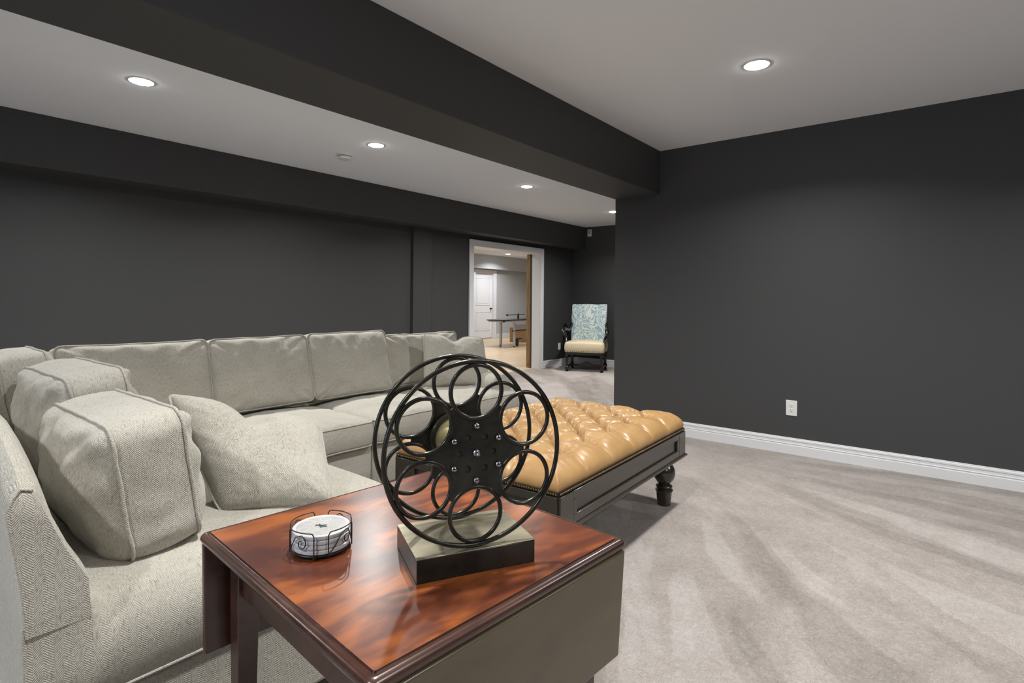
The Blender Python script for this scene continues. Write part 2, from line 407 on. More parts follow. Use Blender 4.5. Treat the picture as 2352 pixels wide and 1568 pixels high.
m = MB(); m.box(DX1-.004, DX1+.03, YL+.195, YL+.27, .004, DZ-.016)
struct(m.build('trim_7', MT['pine'], bevel=.003))
m = MB()
for z in (.06, 1.88): m.lathe([(.009, 0), (.009, .003)], 12, ML(DX1-.0045, YL+.235, z) @ RY(-PI/2))
struct(m.build('trim_8', MT['slot'], smooth=False))

# the room beyond
sbox('wall_beyond', MT['graywall'], 4.5, 11.98, YF, YF+.15, 0, CEIL)
sbox('wall_beyond.001', MT['graywall'], 12.86, 17, YF, YF+.15, 0, CEIL)
sbox('wall_beyond.002', MT['graywall'], 11.98, 12.86, YF, YF+.15, 2.0, CEIL)
sbox('wall_beyond.003', MT['graywall'], 4.4, 4.5, YL+.26, YF+.15, 0, CEIL)
sbox('wall_beyond.004', MT['graywall'], 17, 17.1, YL+.2, YF+.15, 0, CEIL)
sbox('wall_beyond.005', MT['graywall'], XB+.15, 17, YL+.1, YL+.26, 0, CEIL)
m = MB(); m.box(4.5, 17, 10.78, YF, 2.095, CEIL); struct(m.build('trim_9', MT['graywall'], smooth=False))
baseboard('baseboard_beyond', 'x', 12.95, 17, YF, -1)
baseboard('baseboard_beyond.001', 'x', 4.5, 11.9, YF, -1)
# far white two-panel door
d = MB()
dx0, dx1, dz = 12.01, 12.83, 1.965
d.box(dx0, dx1, YF+.075, YF+.11, .012, dz)
door = struct(d.build('door_1', MT['door'], smooth=False))
def panel(m, x0, x1, z0, z1, y):
    for a, b_, c, e in ((x0, x1, z1-.02, z1), (x0, x1, z0, z0+.02), (x0, x0+.02, z0, z1), (x1-.02, x1, z0, z1)):
        m.box(a, b_, y-.008, y, c, e)
    m.box(x0+.05, x1-.05, y-.005, y, z0+.05, z1-.05)
m = MB(); panel(m, dx0+.10, dx1-.10, 1.0, dz-.14, YF+.075); panel(m, dx0+.10, dx1-.10, .24, .80, YF+.075)
o = m.build('door_panel', MT['door'], door, bevel=.003)
m = MB(); M = ML(dx1-.07, YF+.075, .90) @ RX(PI/2)
m.lathe([(.03, 0), (.03, .006), (.012, .01), (.012, .035), (.026, .042), (.028, .055), (.02, .066), (.004, .068)], 20, M)
m.build('door_knob', MT['black'], door)
m = MB()
m.box(dx0-.02, dx0, YF, YF+.11, 0, dz+.01); m.box(dx1, dx1+.02, YF, YF+.11, 0, dz+.01); m.box(dx0-.02, dx1+.02, YF, YF+.11, dz+.005, dz+.025)
casing(m, dx0-.02, dx1+.02, dz+.015, YF, .085)
struct(m.build('trim_10', MT['door'], smooth=False))
sbox('wall_beyond.006', MT['graywall'], 11.9, 12.95, YF+.15, YF+.2, 0, CEIL)

# ------------------------------------------------------------------ ceiling downlights
def downlight(x, y, label, power=LAMP_W):
    t = thing('ceiling_downlight', label, 'ceiling light', (x, y, CEIL), 0, 'recessed ceiling downlights')
    m = MB(); m.lathe([(.0001, -.012), (.030, -.0115), (.050, -.009), (.064, -.004), (.0655, -.001), (.0655, 0)], 36, cap=False)
    m.build('lens', MT['lens'], t)
    m = MB(); m.lathe([(.0655, -.0005), (.0655, -.0035), (.074, -.003), (.080, -.0004), (.080, 0)], 36, cap=False)
    m.build('trim_ring', MT['plastic'], t)
    ld = bpy.data.lights.new('downlight_lamp', 'AREA'); ld.shape = 'DISK'; ld.size = .12; ld.energy = power; ld.color = (1, .985, .955); ld.spread = math.radians(146)
    lo = bpy.data.objects.new('downlight_lamp', ld); COL.objects.link(lo); lo.parent = t; lo.location = (0, 0, -.016)
    return t
downlight(3.285, .876, 'large bright round recessed downlight in the right ceiling, in front of the bare dark wall')
downlight(1.226, 3.948, 'round recessed downlight in the ceiling strip at the far left, largest of that row')
downlight(2.996, 3.93, 'round recessed downlight beside the smoke detector in the ceiling strip')
downlight(5.159, 3.925, 'small round recessed downlight in the ceiling strip, between smoke detector and wall corner')
downlight(7.386, 3.985, 'round recessed downlight at the edge of the right wall, farthest in the ceiling strip')
downlight(1.0, .876, 'added unseen downlight above and in front of the side table, out of frame')  # out-of-view lamps of this room, added to reach its brightness
downlight(-1.2, 3.94, 'added unseen downlight in the ceiling strip beyond the left edge of the frame')
downlight(-1.2, .876, 'added unseen downlight over the floor behind the camera')
downlight(1.0, -1.5, 'added unseen downlight near the wall behind the camera')
downlight(3.285, -1.5, 'added unseen downlight beyond the right edge of the frame')
downlight(12.42, 10.11, 'small recessed downlight in the room seen through the doorway', LAMP_W*.8)
downlight(9.6, 8.2, 'recessed downlight over the game table beyond the doorway, hidden', LAMP_W*1.15)
downlight(7.0, 9.5, 'recessed downlight of the next room, hidden by its doorway head', LAMP_W*1.15)
downlight(7.2, 7.0, 'recessed downlight just inside the next room, hidden by its doorway head', LAMP_W*1.15)
downlight(13.5, 8.2, 'recessed downlight at the hidden end of the next room', LAMP_W*.8)

ld = bpy.data.lights.new('window_daylight', 'AREA'); ld.shape = 'RECTANGLE'; ld.size = 1.9; ld.size_y = 1.0; ld.energy = DAY_W; ld.color = (.62, .78, 1.)
lo = bpy.data.objects.new('window_daylight', ld); COL.objects.link(lo)
lo.location = (XW-.2, 1.2, 1.5); lo.rotation_euler = (0, math.radians(-90), 0); lo.rotation_euler = Vector((1, 0, 0)).to_track_quat('-Z', 'Y').to_euler()

# smoke detector
t = thing('smoke_detector', 'white round smoke detector on the ceiling strip', 'smoke detector', (3.02, 4.43, CEIL))
MB().lathe([(.070, 0), (.070, -.010), (.066, -.014), (.058, -.014)], 36).build('mounting_plate', MT['plastic'], t)
MB().lathe([(.055, -.0142), (.055, -.0195)], 36).build('shadow_gap', MT['slot'], t)  # dark ring stands in for the shadow between plate and cover
MB().lathe([(.050, -.0195), (.062, -.020), (.063, -.036), (.057, -.043), (.030, -.046), (.0001, -.0465)], 36, cap=False).build('cover', MT['plastic'], t)

# wall plates
def outlet_plate(t, w, h, th):
    return MB().box(-w/2, w/2, -th, 0, -h/2, h/2).build('face_plate', MT['plastic'], t, bevel=.0025)
t = thing('power_outlet', 'white duplex power outlet on the dark right wall above the baseboard', 'power outlet', (XR, .966, .352), PI*1.5)
outlet_plate(t, .078, .118, .006)
for z in (.019, -.019):
    m = MB(); pts = []
    for k in range(24):
        a = 2*PI*k/24; pts.append((.0172*math.cos(a), max(-.0125, min(.0125, .0172*math.sin(a)))+z))
    m.extrude(pts, 'y', -.0078, -.004)
    rc = m.build('receptacle', MT['plastic'], t, bevel=.0006)
    s = MB(); s.box(-.0075, -.0055, -.0082, -.0076, z+.000, z+.008); s.box(.0055, .0075, -.0082, -.0076, z+.000, z+.007)
    s.lathe([(.0027, 0), (.0027, .0006)], 12, ML(0, -.0076, z-.006) @ RX(PI/2))
    s.build('slot', MT['slot'], rc, smooth=False)
t = thing('wall_switch_plate', 'small white plate low on the left wall between doorway and armchair', 'wall plate', (8.225, YL, .345), 0)
outlet_plate(t, .075, .118, .006)
MB().box(-.017, .017, -.009, -.005, -.034, .034).build('insert', MT['plastic'], t, bevel=.001)
t = thing('wall_sensor', 'small white box high on the far wall under the ceiling', 'sensor', (XB, 5.155, 2.392), PI*1.5)
MB().box(-.040, .040, -.035, 0, -.062, .062).build('housing', MT['plastic'], t, bevel=.006)
MB().box(-.026, .026, -.0365, -.034, -.02, .045).build('lens_window', MT['inset'], t, bevel=.001)

# ------------------------------------------------------------------ soft goods
def nz(p, s, seed=0): return noise.noise(Vector((p[0]*s+seed*7.3, p[1]*s-seed*3.1, p[2]*s+seed)))
def cushion(w, d, h, rc=.05, cr=.03, crb=None, side=.012, seed=0, wr=.0035, rows=8, rings=14, sag=.0):
    """box cushion: X width, Y thickness (front = -Y), Z height, centred; returns MB and the two seam loops"""
    if crb is None: crb = cr
    # perimeter of rounded rectangle
    per = []
    def seg(x0, z0, x1, z1, n):
        for i in range(n): per.append((x0+(x1-x0)*i/n, z0+(z1-z0)*i/n))
    def arc(cx, cz, a0, n=7):
        for i in range(n): a = a0+PI/2*i/n; per.append((cx+rc*math.cos(a), cz+rc*math.sin(a)))
    W, H = w/2, h/2; nw = max(6, int(w/.022)); nh = max(6, int(h/.022))
    seg(-W+rc, -H, W-rc, -H, nw); arc(W-rc, -H+rc, -PI/2); seg(W, -H+rc, W, H-rc, nh); arc(W-rc, H-rc, 0)
    seg(W-rc, H, -W+rc, H, nw); arc(-W+rc, H-rc, PI/2); seg(-W, H-rc, -W, -H+rc, nh); arc(-W+rc, -H+rc, PI)
    n = len(per); P = []
    for x, z in per:
        k = 1 + .025*noise.noise(Vector((x*5+seed*3.7, z*5, seed*1.9)))
        dz = -sag*math.cos(min(1, abs(x)/W)*PI/2)*(1 if z > 0 else 0)
        P.append((x*k, z*k+dz))
    vs = []; fs = []
    def wob(x, y, z, a):
        return a*(1.4*nz((x, y, z), 9, seed)+.8*nz((x, y, z), 24, seed+3))
    # gusset rows
    for j in range(rows+1):
        v = j/rows; y = -d/2+d*v
        b = side*math.sin(PI*v)
        for i, (x, z) in enumerate(P):
            L_ = math.hypot(x, z) or 1
            pk = wr*1.1*math.sin(i*.8+seed)*math.sin(PI*v)*nz((x, y, z), 14, seed+5)
            o_ = b+pk
            # push outward, mostly along the nearest face normal
            ax = abs(x)/W; az = abs(z)/H
            nx_, nz_ = (x/L_, z/L_)
            if ax > .97 and az < .85: nx_, nz_ = (math.copysign(1, x), 0)
            elif az > .97 and ax < .9: nx_, nz_ = (0, math.copysign(1, z))
            vs.append((x+nx_*o_, y+wob(x, y, z, wr*.4), z+nz_*o_))
    for j in range(rows):
        for i in range(n):
            a = j*n+i; b = j*n+(i+1) % n; fs.append((a, b, b+n, a+n))
    # faces
    for sgn, c, base in ((-1, cr, 0), (1, crb, rows*n)):
        prev = base
        for r in range(1, rings+1):
            s = 1-(r/rings)
            st = len(vs)
            if r == rings:
                vs.append((0, sgn*(d/2+c), 0))
                for i in range(n): fs.append((prev+i, prev+(i+1) % n, st))
                break
            s = s**.8
            for i, (x, z) in enumerate(P):
                X, Z = x*s, z*s
                u, v = X/W, Z/H
                hgt = c*((max(0, 1-u*u)*max(0, 1-v*v))**.42)
                edge = math.exp(-(1-s)*9)
                pk = wr*1.6*edge*(1-edge)*4*math.sin(i*.75+seed*2)*(.5+nz((x, 0, z), 6, seed+8))
                vs.append((X, sgn*(d/2+hgt+wob(X, sgn, Z, wr*(1-edge)*1.6)+pk), Z))
            for i in range(n): fs.append((prev+i, prev+(i+1) % n, st+(i+1) % n, st+i))
            prev = st
    m = MB(); m.v = [Vector(v) for v in vs]; m.f = fs
    loops = [[m.v[i].copy() for i in range(n)], [m.v[rows*n+i].copy() for i in range(n)]]
    for q, L_ in enumerate(loops):
        for i, v in enumerate(L_):
            l = math.hypot(v.x, v.z); v.x *= 1+.002/l; v.z *= 1+.002/l
            v.y += (-.001 if q == 0 else .001)
    return m, loops
def place_cushion(name, parent, M, *a, pipe=.0042, **k):
    m, loops = cushion(*a, **k)
    m.v = [M @ v for v in m.v]
    o = m.build(name, MT['fabric'], parent, world=True, angle=75)
    for L_ in loops:
        t = MB(); t.tube([M @ v for v in L_], pipe, 7, closed=True)
        off = Vector(parent.location); t.v = [v-off for v in t.v]
        t.build('piping', MT['fabric'], o, angle=80)
    return o
def throw_pillow(label, TL, TR, BR, BL, T=.075, chop=.05, cw_=.22, seed=1, front=None, group=None, n=44, chopdir=1, pipe=.0045):
    """knife-edge pillow spanned between four corners, thickness T each side"""
    TL, TR, BR, BL = map(Vector, (TL, TR, BR, BL))
    c = (TL+TR+BR+BL)/4
    root_loc = Vector((c.x, c.y, min(BL.z, BR.z)))
    nrm = ((TR-TL).cross(BL-TL)).normalized()
    if front is not None and nrm.dot(Vector(front)) < 0: nrm = -nrm
    upv = ((TL+TR)/2-(BL+BR)/2).normalized()
    def pos(s, t, sd):
        S_ = s*(1-.03*(1-t*t)-.05*(abs(s)*abs(t))**10)
        T_ = t*(1-.03*(1-s*s)-.05*(abs(s)*abs(t))**10)
        p = BL*((1-S_)*(1-T_)/4)+BR*((1+S_)*(1-T_)/4)+TR*((1+S_)*(1+T_)/4)+TL*((1-S_)*(1+T_)/4)
        e = max(0, (1-abs(s)**3))*max(0, (1-abs(t)**3))
        th = T*e**.5
        g = math.exp(-(s/cw_)**2)*max(0, (t+.3)/1.3)**2
        th *= (1-.45*g)
        p = p - upv*chop*g*1.0
        w = .0055*nz((s, t, sd), 2.6, seed)+.0025*nz((s*2, t*2, sd), 5, seed)
        edge = (1-e)
        pk = .0016*math.sin((s*9+t*11)*2.3+seed)*edge*(1-edge)*3
        cr_ = .010*math.exp(-((abs(s)-.75*(t+1)/2-.1)/.08)**2)*g
        return p+nrm*sd*(th+w*min(1, e*3)+pk*(e > 0.001))-nrm*cr_*sd
    m = MB(); idx = {}
    for side in (1, -1):
        for i in range(n+1):
            for j in range(n+1):
                s = math.sin((i/n-.5)*PI)*.35+(2*i/n-1)*.65; t = math.sin((j/n-.5)*PI)*.35+(2*j/n-1)*.65
                if side == -1 and (i in (0, n) or j in (0, n)): idx[(side, i, j)] = idx[(1, i, j)]; continue
                idx[(side, i, j)] = len(m.v); m.v.append(pos(s, t, side)-root_loc)
        for i in range(n):
            for j in range(n):
                f = (idx[(side, i, j)], idx[(side, i+1, j)], idx[(side, i+1, j+1)], idx[(side, i, j+1)])
                m.f.append(f if side == 1 else f[::-1])
    t = thing('throw_pillow', label, 'pillow', root_loc, 0, group)
    m.build('pillow_cover', MT['fabric'], t, angle=85)
    loop = [idx[(1, i, 0)] for i in range(n)]+[idx[(1, n, j)] for j in range(n)]+[idx[(1, i, n)] for i in range(n, 0, -1)]+[idx[(1, 0, j)] for j in range(n, 0, -1)]
    q = MB(); q.tube([m.v[i] for i in loop], pipe, 8, closed=True); q.build('piping', MT['fabric'], t, angle=85)
    return t

# ------------------------------------------------------------------ sectional sofa
sofa = thing('sectional_sofa', 'large greige herringbone L-shaped sectional sofa with piped loose cushions', 'sofa', (1.2, 2.6, 0))
def sb(name, *b, bevel=.012, mat='fabric'):
    return MB().box(*b).build(name, MT[mat], sofa, bevel=bevel, seg=3, world=True)
sb('base', .245, 1.215, 1.395, 2.62, .07, .322)
sb('base', .245, 1.985, 2.62, 3.60, .07, .322)
sb('base', 1.99, 2.64, 2.615, 3.60, .07, .322)
sb('base', 2.645, 3.355, 2.615, 3.60, .07, .322)
for x, y in ((.32, 1.46), (1.15, 1.46), (.32, 3.5), (1.93, 2.68), (2.05, 2.68), (3.29, 2.68), (3.29, 3.5), (1.95, 3.5)):
    m = MB(); m.box(x-.03, x+.03, y-.03, y+.03, 0, .07); m.build('foot', MT['espresso'], sofa, bevel=.004, world=True)
# left back frame: raked profile swept along Y with a rounded near end
def sweep_back():
    m = MB(); secs = []
    ys = [1.385, 1.392, 1.41, 1.45, 1.52, 1.62, 1.75, 1.9, 2.3, 2.8, 3.3, 3.62]
    for y in ys:
        k = min(1, (y-1.385)/.34); top = .790+.105*(k**.7)
        ins = .0 if y > 1.40 else .006
        prof = [(.242+ins, .50), (.236+ins, .58), (.226+ins, .66), (.214+ins, .735), (.212+ins, top-.04), (.219+ins, top-.017), (.236, top), (.255, top-.006), (.272-ins, top-.03),
                (.288-ins, .72), (.312-ins, .66), (.335-ins, .615), (.350-ins, .58), (.352-ins, .54), (.35, .50)]
        secs.append([(x, y, z-(.006 if ins and z > .6 else 0)) for x, z in prof])
    n = len(secs[0])
    for s_ in secs: m.v += [Vector(p) for p in s_]
    for i in range(len(secs)-1):
        for k in range(n-1):
            a = i*n+k; m.f.append((a, a+1, a+1+n, a+n))
    m.f.append(tuple(range(n))); o = (len(secs)-1)*n; m.f.append(tuple(range(o, o+n))[::-1])
    b_ = m.build('back_frame', MT['fabric'], sofa, world=True, angle=50)
    off = Vector(sofa.location)
    q = MB(); q.tube([Vector(p)-off+Vector((0, -.004, 0)) for p in secs[1][:8]], .004, 7)
    q.tube([Vector((x, 1.3865, z))-off for x, z in ((.243, .519), (.27, .523), (.31, .531), (.348, .54))], .0018, 6)
    q.tube([Vector((x, 1.39, z))-off for x, z in ((.243, .52), (.247, .40), (.25, .32), (.25, .08))], .004, 7)
    q.build('piping', MT['fabric'], b_, angle=80)
sweep_back()
sb('back_frame', .215, 3.355, 3.60, 3.70, .07, .80, bevel=.03)
# low set-back arm at the far right end
m, lp = cushion(.235, .92, .36, rc=.085, cr=.02, crb=.01, side=.01, seed=12)
M = ML(3.235, 3.15, .42); m.v = [M @ v for v in m.v]
am = m.build('arm', MT['fabric'], sofa, world=True, angle=70)
# seat cushions: thickness vertical
def seat(x0, x1, y0, y1, z0, z1, seed, crown=.035, **k):
    M = ML((x0+x1)/2, (y0+y1)/2, (z0+z1)/2) @ RX(-PI/2)   # front face (-Y) -> up
    return place_cushion('seat_cushion', sofa, M, x1-x0, z1-z0, y1-y0, rc=.045, cr=crown, crb=.006, side=.016, seed=seed, rings=16, **k)
seat(1.255, 1.975, 2.585, 3.30, .328, .458, 1, crown=.045)
seat(1.985, 2.64, 2.585, 3.30, .328, .458, 2, crown=.045)
seat(2.65, 3.365, 2.585, 3.24, .328, .456, 3, crown=.05)
# left run: one long seat with a soft waterfall end
def waterfall():
    m = MB(); X0, X1 = .245, 1.245; nx = 60
    prof = [(1.395, .325), (1.386, .36), (1.380, .40), (1.384, .435), (1.395, .465), (1.415, .492), (1.445, .510), (1.49, .522), (1.56, .530), (1.7, .533), (1.9, .532), (2.1, .530), (2.4, .53), (2.58, .53), (3.2, .52)]
    vs = []
    for i in range(nx+1):
        u = i/nx; x = X0+(X1-X0)*u
        er = min(1, (1-u)/.06); el = min(1, u/.03)
        for (y, z) in prof:
            k = math.sqrt(max(0, 1-(1-er)**2)); k2 = 1; fl = max(0, min(1, (.375-x)/.03))
            zz = .325+(z-.325)*(.62+.38*k)*k2 if z > .44 else z
            if z > .44: y = y*(1-fl)+fl*(1.386 if y < 1.5 else y)
            zz = zz*(1-fl)+min(zz+.03, .53)*fl if .44 < z < .53 else zz
            zz += .004*nz((x, y, 0), 6, 2)+.010*math.sin(u*PI)*(z > .5)
            vs.append(Vector((x, y+.004*nz((x, y, z), 7, 4)-.006*math.sin(u*PI)*(z < .5), zz)))
    n = len(prof); m.v = vs
    for i in range(nx):
        for k in range(n-1): a = i*n+k; m.f.append((a, a+1, a+1+n, a+n))
    # sides and bottom
    for i, flip in ((0, 0), (nx, 1)):
        base = [i*n+k for k in range(n)]; o = len(m.v); m.v.append(Vector((vs[i*n].x, 3.2, .325)))
        m.f.append(tuple(base+[o]))
    b = [i*n for i in range(nx+1)]
    m.f.append(tuple(b+[len(m.v)-1, len(m.v)-2]))
    s = m.build('seat_cushion', MT['fabric'], sofa, world=True, angle=60)
    off = Vector(sofa.location)
    q = MB(); q.tube([Vector((X0+(X1-X0)*i/20, 1.390, .324))-off for i in range(21)], .0045, 7)
    q.tube([Vector((X1, y, .325))-off for y in (1.39, 1.7, 2.0, 2.3, 2.58)], .0045, 7)
    q.build('piping', MT['fabric'], s, angle=80)
waterfall()
# back cushions of the long run, leaning on the rear frame
def back(x0, x1, z1, seed, y=3.275, tilt=15, d=.15, z0=.50, **k):
    h = (z1-z0)/math.cos(math.radians(tilt))
    M = ML((x0+x1)/2, y, (z0+z1)/2) @ RX(-math.radians(tilt))
    return place_cushion('back_cushion', sofa, M, x1-x0, d, h, rc=.035, cr=.045, crb=.03, side=.012, seed=seed, wr=.006, **k)
back(.665, 1.335, .905, 21, sag=.004)
back(1.345, 1.94, .905, 22, sag=.002)
back(1.95, 2.57, .912, 23, sag=.004)
back(2.60, 3.37, .875, 24, y=3.36, tilt=9)
# back cushions of the left run, seen end-on
def backL(y0, y1, z1, xc, seed, tilt=9, d=.145, z0=.535, rz=0, crb=.085):
    h = (z1-z0)/math.cos(math.radians(tilt))
    M = ML(xc, (y0+y1)/2, (z0+z1)/2) @ RZ(PI/2+rz) @ RX(-math.radians(tilt))
    return place_cushion('back_cushion', sofa, M, y1-y0, d, h, rc=.05, cr=.062, crb=crb, side=.008, seed=seed, wr=.007, rows=12, rings=18)
backL(1.505, 2.03, .865, .512, 31)
backL(2.09, 2.68, .915, .565, 32)
backL(2.74, 3.14, .93, .50, 33)

throw_pillow('greige herringbone throw pillow with a dented top on the near seat, behind the wooden table',
             (.695, 1.995, .850), (1.10, 1.745, .715), (.975, 1.46, .53), (.725, 1.66, .53), T=.095, chop=.075, cw_=.24, pipe=.006, seed=3, front=(-.8, -.6, 0))
throw_pillow('plain light throw pillow with notched top at the far right end of the sofa',
             (2.835, 3.13, .905), (3.275, 2.92, .865), (3.24, 2.80, .505), (2.80, 3.08, .505), T=.06, chop=.045, cw_=.25, seed=7, front=(-.3, -.9, 0))

# ------------------------------------------------------------------ side table
TZ = .69
table = thing('drop_leaf_table', 'glossy mahogany drop-leaf side table in the foreground holding the film reel sculpture', 'table', (.7365, .8415, 0), -.085)
hx, hy = .275, .298
m = MB()
def rectring(hx_, hy_, z, r): 
    pts = []
    for cx, cy, a0 in ((hx_-r, hy_-r, 0), (-hx_+r, hy_-r, PI/2), (-hx_+r, -hy_+r, PI), (hx_-r, -hy_+r, 1.5*PI)):
        for k in range(6): a = a0+PI/2*k/5; pts.append((cx+r*math.cos(a), cy+r*math.sin(a), z))
    return pts
MOLD = [(0, .0), (.0012, -.0035), (.004, -.0038), (.0085, -.0015), (.013, -.003), (.0165, -.008), (.017, -.013), (.0145, -.019), (.010, -.022), (0, -.022)]
rings_ = [rectring(hx+o_, hy+o_, TZ+dz_, .004+o_*.5) for o_, dz_ in MOLD]
n = len(rings_[0])
for r_ in rings_: m.v += [Vector(p) for p in r_]
for i in range(len(rings_)-1):
    for k in range(n): a = i*n+k; b_ = i*n+(k+1) % n; m.f.append((a, b_, b_+n, a+n))
m.build('edge_molding', MT['mahogdark'], table, angle=38)
m = MB(); m.extrude([p[:2] for p in rings_[0]], 'z', TZ-.022, TZ); m.build('tabletop', MT['mahog'], table, angle=38)
m = MB()
ax, ay = .236, .262
m.box(-ax, -ax+.018, -ay, ay, .566, .668); m.box(ax-.018, ax, -ay, ay, .566, .668); m.box(-ax, ax, -ay, -ay+.018, .566, .668); m.box(-ax, ax, ay-.018, ay, .566, .668)
m.build('apron', MT['mahogdark'], table, bevel=.002)
for sx in (-1, 1):
    for sy in (-1, 1):
        m = MB(); cx, cy = sx*(ax-.012), sy*(ay-.008)
        vs = [(cx+a*w_, cy+b_*w_, z) for z, w_ in ((0, .014), (.55, .021), (.668, .021)) for a, b_ in ((-1, -1), (1, -1), (1, 1), (-1, 1))]
        m.add(vs, [(0, 3, 2, 1), (8, 9, 10, 11)]+[(i*4+k, i*4+(k+1) % 4, i*4+4+(k+1) % 4, i*4+4+k) for i in (0, 1) for k in range(4)])
        m.build('leg', MT['mahogdark'], table, bevel=.002)
for sy in (-1, 1):
    m = MB(); M = ML(0, sy*(hy+.008), .667) @ RX(sy*math.radians(-3.5))
    m.box(-hx-.012, hx+.012, -.008, .008, -.215, 0, M)
    m.build('drop_leaf', MT['leaf'] if sy < 0 else MT['mahogdark'], table, bevel=.004, seg=3)  # near leaf has the painted sheen, far leaf the plain dark wood

# ------------------------------------------------------------------ coaster rack and coasters
CX_, CY_ = .589, .928
rack = thing('coaster_rack', 'black wire rack with scrolled sides holding coasters on the wooden table', 'coaster holder', (CX_, CY_, TZ))
def ringpts(r, z, n=48, a0=0, a1=2*PI, closed=True):
    return [(r*math.cos(a0+(a1-a0)*k/(n if closed else n-1)), r*math.sin(a0+(a1-a0)*k/(n if closed else n-1)), z) for k in range(n)]
m = MB(); m.tube(ringpts(.050, .006), .0022, 8, closed=True); m.tube([(-.05, 0, .006), (.05, 0, .006)], .0015, 6); m.tube([(0, -.05, .006), (0, .05, .006)], .0015, 6)
m.build('base_ring', MT['black'], rack)
for k in range(4):
    a = PI/4+k*PI/2
    c_ = MB(); c_.lathe([(.0001, 0), (.0032, .001), (.0042, .0038), (.0032, .007), (.0001, .0078)], 12, ML(.0505*math.cos(a), .0505*math.sin(a), .0005), cap=False); c_.build('ball_foot', MT['black'], rack)
facing = math.atan2(-CY_, -CX_)
for k in range(4):
    ac = facing+PI/4+k*PI/2; R_ = .0560; half = .56; zt = .050; m = MB()
    def P_(a, z): return (R_*math.cos(a), R_*math.sin(a), z)
    pts = [P_(ac-half, .006)]+[P_(ac-half, zt-.006), P_(ac-half+.05, zt-.001)]+[P_(ac-half+.10+(2*half-.2)*i/12, zt) for i in range(13)]+[P_(ac+half-.05, zt-.001), P_(ac+half, zt-.006), P_(ac+half, .006)]
    m.tube(pts, .0011, 7)
    sp = []
    for i in range(30):
        q = i/29*2.1*PI; rr = .0115*(1-i/29*.72); sp.append(P_(ac+.12+rr*math.sin(q)/R_*1.0, .031+rr*math.cos(q)*1.2))
    sp = [P_(ac-half+.02, .010), P_(ac-half+.22, .022), P_(ac-.12, .040)]+sp
    m.tube(sp, .0010, 6)
    m.build('wire_scroll', MT['black'], rack)
def make_coaster():
    t = thing('coaster', '', 'coaster', (0, 0, 0), 0, 'round coasters stacked in the rack')
    m = MB(); m.lathe([(.0495, 0), (.0515, .0012), (.0520, .004), (.0515, .0072), (.0500, .0085), (.0475, .0085), (.0462, .0072), (.0001, .0072)], 60, cap=False); 
    o_ = len(m.v); m.f.append(tuple(range(60))[::-1])
    m.build('coaster_body', MT['ceramic'], t)
    m = MB(); m.lathe([(.0455, .0072), (.0455, .00735), (.0001, .00735)], 48, cap=False); m.build('coaster_face', MT['inset'], t)
    for k in range(6):
        a = k*PI/3+.3; m = MB(); m.tube([(.0315*math.cos(a)+.0105*math.cos(q), .0315*math.sin(a)+.0105*math.sin(q), .0074) for q in [2*PI*i/28 for i in range(28)]], .0006, 6, closed=True)
        m.build('ring_relief', MT['ceramic'], t)
    m = MB(); m.tube([(.0145*math.cos(q), .0145*math.sin(q), .0074) for q in [2*PI*i/32 for i in range(32)]], .0007, 6, closed=True); m.build('ring_relief', MT['ceramic'], t)
    return t
c0 = make_coaster()
clab = ['bottom round white coaster of the stack in the wire rack', 'second round white coaster from the bottom of the stack in the rack',
        'third round white coaster, directly under the top one in the rack', 'top round white coaster with ring relief and dark sprig print']
for k in range(4):
    t = c0 if k == 0 else copy_tree(c0)
    t.location = (CX_+(.0006, -.0008, .0005, 0)[k], CY_+(0, .0007, -.0006, 0)[k], TZ+.0083+k*.0088); t.rotation_euler = (0, 0, k*.5); t['label'] = clab[k]
# sprig print on the top coaster
m = MB()
def blob(cx, cy, a, l, w, z=.0077):
    n_ = 14; vs = [(cx+math.cos(a)*l*math.cos(q)-math.sin(a)*w*math.sin(q), cy+math.sin(a)*l*math.cos(q)+math.cos(a)*w*math.sin(q), z) for q in [2*PI*i/n_ for i in range(n_)]]
    m.add(vs, [tuple(range(n_))])
for cx, cy, a, l, w in ((-.005, -.002, .3, .0042, .0018), (-.001, -.003, 1.2, .0035, .0015), (0, .0015, -.2, .0032, .0016), (.003, .001, .9, .005, .0009), (.0055, .002, .35, .0042, .0006), (.005, -.0005, -.2, .0042, .0006), (-.0035, .0018, 2.2, .003, .0014), (.004, .0045, 1.2, .003, .0006)):
    blob(cx*1.45, cy*1.45, a, l*1.45, w*1.6)
m.build('sprig_print', MT['ink'], t, smooth=False)

